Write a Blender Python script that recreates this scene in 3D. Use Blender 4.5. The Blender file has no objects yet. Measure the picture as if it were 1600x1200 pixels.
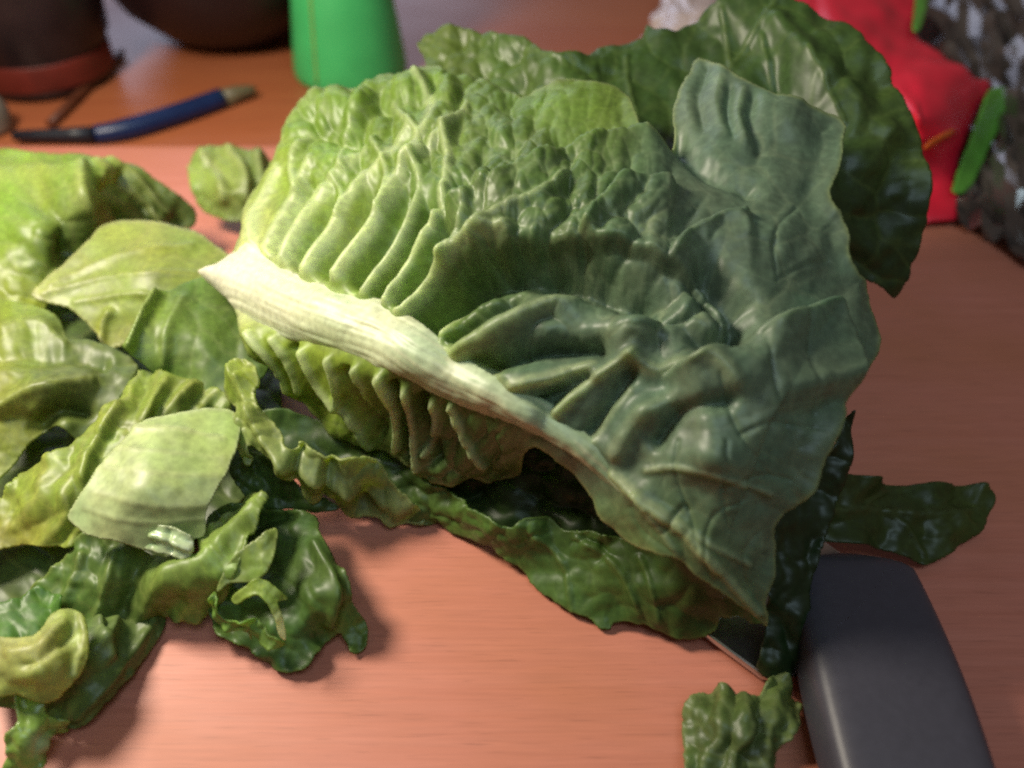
import bpy, bmesh, math, random
import numpy as np
from mathutils import Vector

sc = bpy.context.scene
# ------------------------------------------------------------------ camera
CAM_H, PITCH, FPX = 0.24, math.radians(42.0), 1347.0
cd = bpy.data.cameras.new('camera'); cam = bpy.data.objects.new('camera', cd)
sc.collection.objects.link(cam); sc.camera = cam
cam.location = (0, 0, CAM_H); cam.rotation_euler = (math.pi/2 - PITCH, 0, 0)
cd.sensor_width = 36.0; cd.sensor_fit = 'HORIZONTAL'; cd.lens = FPX/1600*36
cd.clip_start = 0.01; cd.clip_end = 50
cd.dof.use_dof = True; cd.dof.focus_distance = 0.272; cd.dof.aperture_fstop = 6.0
# ------------------------------------------------------------------ light (indoor lamps)
w = bpy.data.worlds.new('World'); sc.world = w; w.use_nodes = True
w.node_tree.nodes['Background'].inputs[0].default_value = (1.0, 0.66, 0.52, 1)
w.node_tree.nodes['Background'].inputs[1].default_value = 0.12
def area(name, loc, target, size, power, col):
    l = bpy.data.lights.new(name, 'AREA'); l.shape = 'DISK'; l.size = size; l.energy = power; l.color = col
    o = bpy.data.objects.new(name, l); sc.collection.objects.link(o); o.location = loc
    o.rotation_euler = (Vector(target)-Vector(loc)).to_track_quat('-Z', 'Y').to_euler()
    return o
area('table_lamp', (-0.31, 0.28, 0.37), (-0.08, 0.24, 0.03), 0.13, 3.5, (1.0, 0.90, 0.73))
area('ceiling_lamp', (0.25, -0.30, 1.4), (0.0, 0.3, 0.0), 0.7, 6.0, (0.64, 0.86, 1.0))
area('window', (-0.75, 2.4, 0.9), (0.0, 0.4, 0.0), 1.6, 12.0, (0.66, 0.74, 1.0))
sc.view_settings.view_transform = 'Standard'; sc.view_settings.look = 'None'
sc.view_settings.exposure = 0.0; sc.view_settings.gamma = 1.0
sc.cycles.use_denoising = False
sc.cycles.filter_width = 2.3; sc.cycles.max_bounces = 6; sc.cycles.transmission_bounces = 4
sc.cycles.sample_clamp_indirect = 4.0

# ------------------------------------------------------------------ helpers
SP, CP = math.sin(PITCH), math.cos(PITCH)
def P3(px, py, z):
    """point of the place at height z (m over the board) along the sight line of a photo point"""
    px = np.asarray(px, float); py = np.asarray(py, float); z = np.asarray(z, float)
    a = (px-800)/FPX; b = -(py-600)/FPX
    dx = a; dy = CP + SP*b; dz = -SP + CP*b
    t = (z-CAM_H)/dz
    return np.stack([dx*t, dy*t, CAM_H + dz*t], -1)
def pt(px, py, z): return Vector(P3(px, py, z))

def tps(ctrl):
    c = np.array([[p[0], p[1]] for p in ctrl], float)/1000.; v = np.array([p[2] for p in ctrl], float)
    n = len(c)
    def U(r2): return np.where(r2 > 1e-12, r2*np.log(np.maximum(r2, 1e-12)), 0)
    K = U(((c[:, None]-c[None])**2).sum(-1)) + 2e-4*np.eye(n)
    Pm = np.concatenate([np.ones((n, 1)), c], 1)
    A = np.zeros((n+3, n+3)); A[:n, :n] = K; A[:n, n:] = Pm; A[n:, :n] = Pm.T
    s = np.linalg.lstsq(A, np.concatenate([v, np.zeros(3)]), rcond=None)[0]
    def f(x, y):
        q = np.stack([x, y], -1)/1000.
        r2 = ((q[:, None]-c[None])**2).sum(-1)
        return U(r2)@s[:n] + s[n] + q@s[n+1:]
    return f

def hash2(ix, iy, seed):
    h = (ix.astype(np.int64)*374761393 + iy.astype(np.int64)*668265263 + seed*974634777) & 0xffffffff
    h = ((h ^ (h >> 13))*1274126177) & 0xffffffff
    h = h ^ (h >> 16)
    return (h & 0xffffff)/float(0x1000000)
def vnoise(x, y, seed=0):
    ix = np.floor(x); iy = np.floor(y); fx = x-ix; fy = y-iy
    fx = fx*fx*fx*(fx*(fx*6-15)+10); fy = fy*fy*fy*(fy*(fy*6-15)+10)
    a = hash2(ix, iy, seed); b = hash2(ix+1, iy, seed); c = hash2(ix, iy+1, seed); d = hash2(ix+1, iy+1, seed)
    return ((a*(1-fx)+b*fx)*(1-fy) + (c*(1-fx)+d*fx)*fy)*2-1
def fbm(x, y, seed=0, o=3):
    r = 0; a = 1.
    for k in range(o):
        r = r + a*vnoise(x*2**k, y*2**k, seed+k*17); a *= .5
    return r/1.6
def worley(x, y, seed=0):
    ix = np.floor(x); iy = np.floor(y); f1 = np.full(x.shape, 9.); f2 = np.full(x.shape, 9.)
    for i in (-1, 0, 1):
        for j in (-1, 0, 1):
            cx = ix+i; cy = iy+j
            d = np.hypot(cx+hash2(cx, cy, seed)-x, cy+hash2(cx, cy, seed+5)-y)
            f2 = np.where(d < f1, f1, np.minimum(f2, d)); f1 = np.minimum(f1, d)
    return f1, f2
def catmull(pts, closed=False, n=6):
    p = np.array(pts, float); m = len(p); out = []
    rng = range(m if closed else m-1)
    for i in rng:
        if closed: a, b, c, d = p[(i-1) % m], p[i], p[(i+1) % m], p[(i+2) % m]
        else: a, b, c, d = p[max(i-1, 0)], p[i], p[i+1], p[min(i+2, m-1)]
        for k in range(n):
            t = k/n
            out.append(.5*((2*b)+(c-a)*t+(2*a-5*b+4*c-d)*t*t+(3*b-a-3*c+d)*t**3))
    if not closed: out.append(p[-1])
    return np.array(out)
def polydist(x, y, poly, closed=False, reach=None):
    """distance, fraction along, signed side of each point to a polyline, nearest point"""
    q = np.stack([x, y], -1); best = np.full(len(x), 1e9); fr = np.zeros(len(x)); side = np.zeros(len(x)); near = np.zeros_like(q)
    a = poly; b = np.roll(poly, -1, 0)
    if not closed: a, b = poly[:-1], poly[1:]
    L = np.linalg.norm(b-a, axis=1); cum = np.concatenate([[0], np.cumsum(L)]); tot = cum[-1]
    if reach:
        lo, hi = poly.min(0)-reach, poly.max(0)+reach
        sub = np.nonzero((x > lo[0]) & (x < hi[0]) & (y > lo[1]) & (y < hi[1]))[0]
        if len(poly) > 60:      # long outline: visit each segment's own neighbourhood only
            best[:] = reach
            o = np.argsort(y, kind='stable'); ys = y[o]
            for i in range(len(a)):
                y0, y1 = min(a[i][1], b[i][1])-reach, max(a[i][1], b[i][1])+reach
                c = o[np.searchsorted(ys, y0):np.searchsorted(ys, y1)]
                c = c[(x[c] > min(a[i][0], b[i][0])-reach) & (x[c] < max(a[i][0], b[i][0])+reach)]
                if not len(c): continue
                d = b[i]-a[i]; l2 = max(d@d, 1e-9); qq = q[c]
                t = np.clip(((qq-a[i])@d)/l2, 0, 1); pr = a[i]+t[:, None]*d
                e = qq-pr; dd = np.hypot(e[:, 0], e[:, 1]); m = dd < best[c]; cm = c[m]
                best[cm] = dd[m]; fr[cm] = (cum[i]+t[m]*L[i])/tot; near[cm] = pr[m]
            return best, fr, side, near, tot
        if len(sub) == 0: return best, fr, side, near, tot
        r = polydist(x[sub], y[sub], poly, closed)
        best[sub] = r[0]; fr[sub] = r[1]; side[sub] = r[2]; near[sub] = r[3]
        return best, fr, side, near, tot
    for i in range(len(a)):
        d = b[i]-a[i]; l2 = max(d@d, 1e-9)
        t = np.clip(((q-a[i])@d)/l2, 0, 1); pr = a[i]+t[:, None]*d
        e = q-pr; dd = np.hypot(e[:, 0], e[:, 1]); m = dd < best
        best[m] = dd[m]; fr[m] = (cum[i]+t[m]*L[i])/tot; near[m] = pr[m]
        cr = d[0]*(q[:, 1]-a[i][1])-d[1]*(q[:, 0]-a[i][0]); side[m] = np.sign(cr[m])
    return best, fr, side, near, tot
def inside(x, y, poly):
    c = np.zeros(x.shape, bool); j = len(poly)-1
    for i in range(len(poly)):
        xi, yi = poly[i]; xj, yj = poly[j]
        if yi != yj:
            c ^= ((yi > y) != (yj > y)) & (x < (xj-xi)*(y-yi)/(yj-yi)+xi)
        j = i
    return c
def sstep(a, b, x):
    t = np.clip((x-a)/(b-a), 0, 1); return t*t*(3-2*t)

def link(name, me, parent=None):
    o = bpy.data.objects.new(name, me); sc.collection.objects.link(o)
    if parent is not None:
        o.parent = parent; o.matrix_parent_inverse = parent.matrix_basis.inverted()
    return o
def tag(o, label=None, cat=None, group=None, kind=None):
    if label: o['label'] = label
    if cat: o['category'] = cat
    if group: o['group'] = group
    if kind: o['kind'] = kind
    return o
def empty(name, loc):
    o = bpy.data.objects.new(name, None); sc.collection.objects.link(o); o.location = loc; o.empty_display_size = .02
    return o

SEED = [1]
def field(x, y, specs, ed=None, arc=None):
    """displacement (m, towards the viewer side of the sheet) and vein mask of sheet points"""
    D = np.zeros(len(x)); V = np.zeros(len(x))
    for s in specs:
        k = s[0]
        if k == 'ridge':
            _, pts, w0, w1, h0, h1, vs = s
            pl = catmull(pts, n=4); d, fr, sd, _, _ = polydist(x, y, pl, False, 3*max(w0, w1))
            d = d + 1.6*fbm(x/14, y/14, 3, 2)
            ww = w0+(w1-w0)*fr; hh = h0+(h1-h0)*fr
            D += hh*np.exp(-(np.abs(d)/ww)**(1.45 if h0 > 0 and w0 < 15 else 2)); V = np.maximum(V, min(vs*1.2, .97)*(1-.45*fr)*np.exp(-(d/(ww*.82))**4))
        elif k == 'stain':
            _, pts, w0, w1, vs = s; d, fr, sd, _, _ = polydist(x, y, catmull(pts, n=4), False, 3*w0)
            V = np.maximum(V, vs*np.exp(-((d+5*fbm(x/12, y/12, 4, 2))/(w0+(w1-w0)*fr))**4))
        elif k == 'lip':     # the side to the right of the line's direction (y down) is raised with a sharp edge
            _, pts, h, wd = s
            pl = catmull(pts, n=4); d, fr, sd, _, _ = polydist(x, y, pl)
            sg = d*sd + 3*fbm(x/22, y/22, 8, 2); prof = sstep(-5, 4, sg)*np.exp(-np.maximum(sg, 0)/wd)
            end = sstep(0, .12, fr)*sstep(1, .88, fr)*np.where((fr <= 0) | (fr >= 1), 0, 1)
            D += h*prof*end
        elif k == 'blob':
            _, cx, cy, rx, ry, ang, h = s
            ca, sa = math.cos(math.radians(ang)), math.sin(math.radians(ang))
            u = ((x-cx)*ca+(y-cy)*sa)/rx; v = (-(x-cx)*sa+(y-cy)*ca)/ry
            D += h*np.exp(-(u*u+v*v))
        elif k == 'blister':
            _, scl, amp, mask, ang, st = s
            ca, sa = math.cos(math.radians(ang)), math.sin(math.radians(ang))
            wx = x+scl*.5*fbm(x/scl/1.5, y/scl/1.5, 11); wy = y+scl*.5*fbm(x/scl/1.5, y/scl/1.5, 23)
            u = (wx*ca+wy*sa)/(scl*st); v = (-wx*sa+wy*ca)/scl
            f1, f2 = worley(u, v, int(scl)); a2, b2 = worley(u*2.1+5, v*2.1, int(scl)+9)
            b = (1-np.clip(f1*1.15, 0, 1)**2)-.45 + .18*((1-np.clip(a2*1.15, 0, 1)**2)-.45)
            m = np.ones(len(x))
            if mask:
                m = np.zeros(len(x))
                for (mx, my, mr, mw) in mask: m = np.maximum(m, mw*np.exp(-(((x-mx)**2+(y-my)**2)/mr**2)**1.5))
            D += amp*b*m
            V = np.maximum(V, .22*m*sstep(.16, .0, f2-f1))
        elif k == 'noise':
            _, scl, amp = s; D += amp*fbm(x/scl, y/scl, int(scl)+3)
        elif k == 'wave':    # parallel pleats
            _, scl, amp, ang = s
            ca, sa = math.cos(math.radians(ang)), math.sin(math.radians(ang))
            u = (x*ca+y*sa)/scl+.6*fbm(x/scl/2, y/scl/2, 31); D += amp*np.sin(u*6.283)
            V = np.maximum(V, .30*sstep(.75, 1., np.sin(u*6.283)))
        elif k == 'ruffle' and ed is not None:
            _, amp, wl, dec = s
            D += amp*np.exp(-ed/dec)*sstep(56, 20, ed)*(1.1*fbm(arc/wl, ed/60, 5, 2)+.35*fbm(arc/wl*3, ed/40, 6, 1))
        elif k == 'curl' and ed is not None:   # margin bends away (negative) or up
            _, amp, dec = s; D += amp*np.exp(-ed/dec)
        elif k == 'facet':
            D += s[1]*(hash2(np.floor(x/6), np.floor(y/6), 91)-.5)
        elif k == 'crumple':
            _, scl, amp = s
            f1, f2 = worley(x/scl+.4*fbm(x/scl, y/scl, 2), y/scl+.4*fbm(x/scl, y/scl, 7), int(scl))
            D += amp*(f2-f1-.3)
    return D, V

def mesh_np(name, co, faces, cols, mat, smooth=True):
    me = bpy.data.meshes.new(name)
    me.vertices.add(len(co)); me.vertices.foreach_set('co', co.astype(np.float32).ravel())
    me.loops.add(faces.size); me.loops.foreach_set('vertex_index', faces.astype(np.int32).ravel())
    me.polygons.add(len(faces)); n = faces.shape[1]
    me.polygons.foreach_set('loop_start', np.arange(0, faces.size, n, dtype=np.int32))
    me.polygons.foreach_set('loop_total', np.full(len(faces), n, dtype=np.int32))
    me.update(calc_edges=True)
    if cols is not None:
        a = me.color_attributes.new('Col', 'FLOAT_COLOR', 'POINT')
        a.data.foreach_set('color', np.concatenate([cols, np.ones((len(co), 1))], 1).astype(np.float32).ravel())
    if smooth: me.polygons.foreach_set('use_smooth', np.ones(len(faces), bool))
    me.materials.append(mat); me.validate()
    return me

def sheet(name, outline, zc, mat, specs=(), cols=None, veincol=(.5, .56, .28), parent=None, step=3.0, thick=.0007,
          jit=(1.5, 12), closed_n=4, edgecol=None, zmin=.0006, patch=.18):
    SEED[0] += 1; sd = SEED[0]
    ol = catmull(outline, True, closed_n)
    # a torn, slightly uneven margin
    nx = np.roll(ol, -1, 0)-np.roll(ol, 1, 0); nx /= np.maximum(np.linalg.norm(nx, axis=1), 1e-6)[:, None]
    res = [];  # resample to ~3 px
    for i in range(len(ol)):
        a, b = ol[i], ol[(i+1) % len(ol)]; m = max(1, int(np.linalg.norm(b-a)/4))
        for k in range(m): res.append(a+(b-a)*k/m)
    ol = np.array(res); tg = np.roll(ol, -1, 0)-np.roll(ol, 1, 0); tg /= np.maximum(np.linalg.norm(tg, axis=1), 1e-6)[:, None]
    ol = ol + np.stack([-tg[:, 1], tg[:, 0]], 1)*(jit[0]*fbm(ol[:, 0]/jit[1], ol[:, 1]/jit[1], sd, 2))[:, None]
    x0, y0 = ol.min(0)-step; x1, y1 = ol.max(0)+step
    gx = np.arange(x0, x1+step, step); gy = np.arange(y0, y1+step, step); NX, NY = len(gx), len(gy)
    X, Y = np.meshgrid(gx, gy); X = X.ravel(); Y = Y.ravel()
    ins = inside(X, Y, ol)
    ed, fr, _, near, tot = polydist(X, Y, ol, True, 58.)
    snap = ((~ins) & (ed < .75*step)) | (ins & (ed < .35*step))
    X[snap] = near[snap, 0]; Y[snap] = near[snap, 1]; ed = np.where(snap, 0, ed)
    keep = ins | snap
    idx = np.arange(NX*NY).reshape(NY, NX)
    q = np.stack([idx[:-1, :-1], idx[1:, :-1], idx[1:, 1:], idx[:-1, 1:]], -1).reshape(-1, 4)
    q = q[keep[q].all(1)]
    used = np.unique(q); rm = -np.ones(NX*NY, int); rm[used] = np.arange(len(used)); q = rm[q]
    x, y, e, arc = X[used], Y[used], ed[used], fr[used]*tot
    zf = tps(zc)
    p0 = P3(x, y, zf(x, y)); h = 2.
    pu = P3(x+h, y, zf(x+h, y)); pv = P3(x, y+h, zf(x, y+h))
    N = np.cross(pv-p0, pu-p0); N /= np.maximum(np.linalg.norm(N, axis=1), 1e-12)[:, None]
    tocam = np.array([0, 0, CAM_H])-p0; flip = (N*tocam).sum(1) < 0; N[flip] *= -1
    D, V = field(x, y, specs, e, arc)
    co = p0+N*D[:, None]
    if zmin is not None:
        low = co[:, 2] < zmin+.002
        co[:, 2] = np.where(low, zmin+.002*np.exp(np.minimum((co[:, 2]-zmin-.002)/.002, 0)), co[:, 2])
    if cols is not None:
        W = 0; C = 0
        for (cx, cy, r, c) in cols:
            ww = np.exp(-((x-cx)**2+(y-cy)**2)/r**2)+1e-9/(1+((x-cx)**2+(y-cy)**2)/1e4); W = W+ww; C = C+ww[:, None]*np.array(c)[None]
        C = C/W[:, None]
        C = C*(1+patch*fbm(x/40, y/40, sd+2, 3))[:, None]
        C[:, 0] *= 1+.12*fbm(x/60, y/60, sd+9, 2)
        C = C*(1-V[:, None])+np.array(veincol)[None]*V[:, None]
        if edgecol is not None:
            m = (.75*np.exp(-(e/4.)**2))[:, None]; C = C*(1-m)+np.array(edgecol)[None]*m
        C = np.clip(C, .003, .9)
    else: C = None
    me = mesh_np(name, co, q, C, mat)
    o = link(name, me, parent)
    if thick:
        m = o.modifiers.new('thickness', 'SOLIDIFY'); m.thickness = thick; m.offset = 0
    return o

def lathe(name, prof, mat, parent=None, seg=48, loc=(0, 0, 0)):
    bm = bmesh.new(); rings = []
    for (r, z) in prof:
        rings.append([bm.verts.new((r*math.cos(2*math.pi*i/seg)+loc[0], r*math.sin(2*math.pi*i/seg)+loc[1], z+loc[2])) for i in range(seg)])
    for a, b in zip(rings[:-1], rings[1:]):
        for i in range(seg): bm.faces.new((a[i], a[(i+1) % seg], b[(i+1) % seg], b[i]))
    bm.faces.new(rings[0][::-1]); bm.faces.new(rings[-1])
    for f in bm.faces: f.smooth = len(f.verts) == 4
    me = bpy.data.meshes.new(name); bm.to_mesh(me); bm.free(); me.materials.append(mat)
    return link(name, me, parent)
def tube(name, pts, rad, mat, parent=None, seg=14):
    pts = [Vector(p) for p in pts]; bm = bmesh.new(); rings = []
    for i, p in enumerate(pts):
        t = (pts[min(i+1, len(pts)-1)]-pts[max(i-1, 0)]).normalized()
        u = t.cross(Vector((0, 0, 1))).normalized(); v = u.cross(t)
        r = rad[i] if isinstance(rad, (list, tuple)) else rad
        rings.append([bm.verts.new(p+(u*math.cos(2*math.pi*k/seg)+v*math.sin(2*math.pi*k/seg))*r) for k in range(seg)])
    for a, b in zip(rings[:-1], rings[1:]):
        for k in range(seg): bm.faces.new((a[k], a[(k+1) % seg], b[(k+1) % seg], b[k]))
    bm.faces.new(rings[0][::-1]); bm.faces.new(rings[-1])
    for f in bm.faces: f.smooth = len(f.verts) == 4
    me = bpy.data.meshes.new(name); bm.to_mesh(me); bm.free(); me.materials.append(mat)
    return link(name, me, parent)
def slab(name, poly, z0, z1, mat, parent=None, bevel=0.0, seg=3):
    """a plate with the given outline in world x, y"""
    bm = bmesh.new(); a = [bm.verts.new((p[0], p[1], z0)) for p in poly]; b = [bm.verts.new((p[0], p[1], z1)) for p in poly]
    n = len(poly); bm.faces.new(a[::-1]); bm.faces.new(b)
    for i in range(n): bm.faces.new((a[i], a[(i+1) % n], b[(i+1) % n], b[i]))
    bmesh.ops.recalc_face_normals(bm, faces=bm.faces)
    me = bpy.data.meshes.new(name); bm.to_mesh(me); bm.free(); me.materials.append(mat)
    o = link(name, me, parent)
    if bevel:
        m = o.modifiers.new('bevel', 'BEVEL'); m.width = bevel; m.segments = seg; m.limit_method = 'ANGLE'; m.angle_limit = math.radians(40)
        for f in me.polygons: f.use_smooth = False
    return o

# ------------------------------------------------------------------ materials
def nodes(name):
    m = bpy.data.materials.new(name); m.use_nodes = True; nt = m.node_tree
    return m, nt, nt.nodes['Principled BSDF'], nt.nodes['Material Output']
def leaf_mat(name, rough=.44, transl=.45, bump=.10, coat=.0, net=.14):
    m, nt, b, out = nodes(name); N = nt.nodes.new; L = nt.links.new
    at = N('ShaderNodeAttribute'); at.attribute_name = 'Col'
    tc = N('ShaderNodeTexCoord')
    n1 = N('ShaderNodeTexNoise'); n1.inputs['Scale'].default_value = 420; n1.inputs['Detail'].default_value = 4
    n2 = N('ShaderNodeTexVoronoi'); n2.feature = 'DISTANCE_TO_EDGE'; n2.inputs['Scale'].default_value = 170
    for n in (n1, n2): L(tc.outputs['Object'], n.inputs['Vector'])
    mp = N('ShaderNodeMapRange'); mp.inputs[1].default_value = .3; mp.inputs[2].default_value = .7; mp.inputs[3].default_value = .82; mp.inputs[4].default_value = 1.15
    L(n1.outputs['Fac'], mp.inputs[0])
    mul = N('ShaderNodeVectorMath'); mul.operation = 'SCALE'; L(at.outputs['Color'], mul.inputs[0]); L(mp.outputs[0], mul.inputs['Scale'])
    nd = N('ShaderNodeTexNoise'); nd.inputs['Scale'].default_value = 60; L(tc.outputs['Object'], nd.inputs['Vector'])
    wv = N('ShaderNodeVectorMath'); wv.operation = 'MULTIPLY_ADD'; L(nd.outputs['Color'], wv.inputs[0]); wv.inputs[1].default_value = (.010, .010, .010); L(tc.outputs['Object'], wv.inputs[2])
    L(wv.outputs[0], n2.inputs['Vector']); n2.inputs['Scale'].default_value = 95
    vm = N('ShaderNodeMapRange'); vm.inputs[1].default_value = 0; vm.inputs[2].default_value = .055; vm.inputs[3].default_value = net; vm.inputs[4].default_value = 0; L(n2.outputs['Distance'], vm.inputs[0])
    vx = N('ShaderNodeMix'); vx.data_type = 'RGBA'; L(vm.outputs[0], vx.inputs['Factor']); L(mul.outputs[0], vx.inputs[6]); vx.blend_type = 'MULTIPLY'; vx.inputs[7].default_value = (2.2, 1.9, 2.0, 1); vx.clamp_result = False; vx.clamp_factor = False; mul = vx
    class _o: outputs = [vx.outputs[2]]
    mul = _o
    L(mul.outputs[0], b.inputs['Base Color'])
    b.inputs['Roughness'].default_value = rough; b.inputs['Specular IOR Level'].default_value = .68
    b.inputs['Coat Weight'].default_value = coat; b.inputs['Coat Roughness'].default_value = .25
    mr = N('ShaderNodeMapRange'); mr.inputs[1].default_value = 0; mr.inputs[2].default_value = .12; L(n2.outputs['Distance'], mr.inputs[0])
    add = N('ShaderNodeMath'); add.operation = 'MULTIPLY_ADD'; L(n1.outputs['Fac'], add.inputs[0]); add.inputs[1].default_value = 1.0; add.inputs[2].default_value = 0
    bp = N('ShaderNodeBump'); bp.inputs['Strength'].default_value = bump; bp.inputs['Distance'].default_value = .0006; L(add.outputs[0], bp.inputs['Height'])
    L(bp.outputs[0], b.inputs['Normal'])
    tr = N('ShaderNodeBsdfTranslucent'); L(bp.outputs[0], tr.inputs['Normal'])
    tm = N('ShaderNodeMix'); tm.data_type = 'RGBA'; tm.blend_type = 'MULTIPLY'; tm.inputs['Factor'].default_value = 1
    L(mul.outputs[0], tm.inputs[6]); tm.inputs[7].default_value = (1.5, 1.6, .7, 1); L(tm.outputs[2], tr.inputs['Color'])
    mx = N('ShaderNodeMixShader'); mx.inputs[0].default_value = transl; L(b.outputs[0], mx.inputs[1]); L(tr.outputs[0], mx.inputs[2])
    L(mx.outputs[0], out.inputs['Surface'])
    return m
LEAF = leaf_mat('lettuce_leaf'); RIB = leaf_mat('lettuce_rib', .46, .16, .12, 0, 0); WET = leaf_mat('lettuce_cut_wet', .30, .25, .1)

def wood_mat(name, c1, c2, warm, scale=1.0, rough=.45, coat=0.0, bump=.15):
    m, nt, b, out = nodes(name); N = nt.nodes.new; L = nt.links.new
    tc = N('ShaderNodeTexCoord')
    def noise(sx, sy, sz, det, rgh=.55, dist=0., rot=-2.):
        mp = N('ShaderNodeMapping'); mp.inputs['Scale'].default_value = (sx*scale, sy*scale, sz*scale); mp.inputs['Rotation'].default_value = (0, 0, math.radians(rot)); L(tc.outputs['Object'], mp.inputs[0])
        n = N('ShaderNodeTexNoise'); n.inputs['Scale'].default_value = 1; n.inputs['Detail'].default_value = det; n.inputs['Roughness'].default_value = rgh; n.inputs['Distortion'].default_value = dist
        L(mp.outputs[0], n.inputs['Vector']); return n.outputs['Fac']
    def rng(f, a, b_, lo, hi):
        q = N('ShaderNodeMapRange'); q.inputs[1].default_value = a; q.inputs[2].default_value = b_; q.inputs[3].default_value = lo; q.inputs[4].default_value = hi; L(f, q.inputs[0]); return q.outputs[0]
    def mix(a, c, f):
        x = N('ShaderNodeMix'); x.data_type = 'RGBA'; L(f, x.inputs['Factor'])
        for k, v in ((6, a), (7, c)):
            if isinstance(v, tuple): x.inputs[k].default_value = (*v, 1)
            else: L(v, x.inputs[k])
        return x.outputs[2]
    def mul(a, f):
        v = N('ShaderNodeVectorMath'); v.operation = 'SCALE'; L(a, v.inputs[0]); L(f, v.inputs['Scale']); return v.outputs[0]
    grain = noise(5, 190, 60, 5, .6, .3); fine = noise(38, 900, 300, 3); blot = noise(7, 11, 9, 4); pore = noise(60, 1500, 400, 2, .5, 0, -1); cuts = noise(24, 420, 30, 2, .5, 0, 38)
    c = mix(c1, c2, rng(grain, .34, .66, 0, 1)); c = mix(c, warm, rng(blot, .42, .68, 0, .75))
    c = mul(c, rng(fine, .3, .7, .92, 1.06)); c = mul(c, rng(blot, .3, .7, 1.08, .88)); c = mul(c, rng(pore, .60, .74, 1, .74)); c = mul(c, rng(cuts, .69, .74, 1, .86))
    L(c, b.inputs['Base Color'])
    b.inputs['Coat Weight'].default_value = coat; b.inputs['Coat Roughness'].default_value = .25
    L(rng(blot, .3, .7, rough-.07, rough+.12), b.inputs['Roughness'])
    bp = N('ShaderNodeBump'); bp.inputs['Strength'].default_value = bump; bp.inputs['Distance'].default_value = .0005; L(fine, bp.inputs['Height']); L(bp.outputs[0], b.inputs['Normal'])
    return m
BOARD = wood_mat('board_wood', (.475, .162, .108), (.515, .187, .130), (.50, .172, .082), 1.0, .52)
TABLE = wood_mat('table_wood', (.36, .105, .045), (.42, .135, .055), (.40, .095, .025), .5, .42, .1, .05)
def plain(name, col, rough=.4, metal=0., trans=0., alpha=1., var=.12, bump=0., bscale=60, coat=0., ior=1.45, spec=.5):
    m, nt, b, out = nodes(name); N = nt.nodes.new; L = nt.links.new
    tc = N('ShaderNodeTexCoord'); n = N('ShaderNodeTexNoise'); n.inputs['Scale'].default_value = bscale; n.inputs['Detail'].default_value = 4
    L(tc.outputs['Object'], n.inputs['Vector'])
    s = N('ShaderNodeMapRange'); s.inputs[1].default_value = .3; s.inputs[2].default_value = .7; s.inputs[3].default_value = 1-var; s.inputs[4].default_value = 1+var; L(n.outputs['Fac'], s.inputs[0])
    v = N('ShaderNodeVectorMath'); v.operation = 'SCALE'; v.inputs[0].default_value = col; L(s.outputs[0], v.inputs['Scale']); L(v.outputs[0], b.inputs['Base Color'])
    b.inputs['Roughness'].default_value = rough; b.inputs['Metallic'].default_value = metal; b.inputs['Transmission Weight'].default_value = trans
    b.inputs['Alpha'].default_value = alpha; b.inputs['Coat Weight'].default_value = coat; b.inputs['IOR'].default_value = ior; b.inputs['Specular IOR Level'].default_value = spec
    if bump:
        bp = N('ShaderNodeBump'); bp.inputs['Strength'].default_value = bump; bp.inputs['Distance'].default_value = .001; L(n.outputs['Fac'], bp.inputs['Height']); L(bp.outputs[0], b.inputs['Normal'])
    return m

# ------------------------------------------------------------------ setting: table and board
TZ = -0.020
bm = bmesh.new(); bmesh.ops.create_grid(bm, x_segments=2, y_segments=2, size=1.0)
me = bpy.data.meshes.new('table_top'); bm.to_mesh(me); bm.free(); me.materials.append(TABLE)
tbl = link('table_top', me); tbl.location = (0, .75, TZ); tbl.scale = (1.3, 1.0, 1)
tag(tbl, 'orange brown varnished wooden table top under the board', kind='structure')

def rounded(x0, x1, y0, y1, r, rfr, n=14):
    out = []
    for (cx, cy, a0, rr) in ((x1-rfr, y1-rfr, 0, rfr), (x0+r, y1-r, 90, r), (x0+r, y0+r, 180, r), (x1-r, y0+r, 270, r)):
        for k in range(n+1):
            a = math.radians(a0+90*k/n); out.append((cx+rr*math.cos(a), cy+rr*math.sin(a)))
    return out
brd = slab('cutting_board', rounded(-.46, .30, .02, .482, .03, .13), TZ+.0005, 0.0, BOARD, bevel=.0035)
tag(brd, 'pinkish pale wooden cutting board under the lettuce', 'cutting board')

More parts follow.
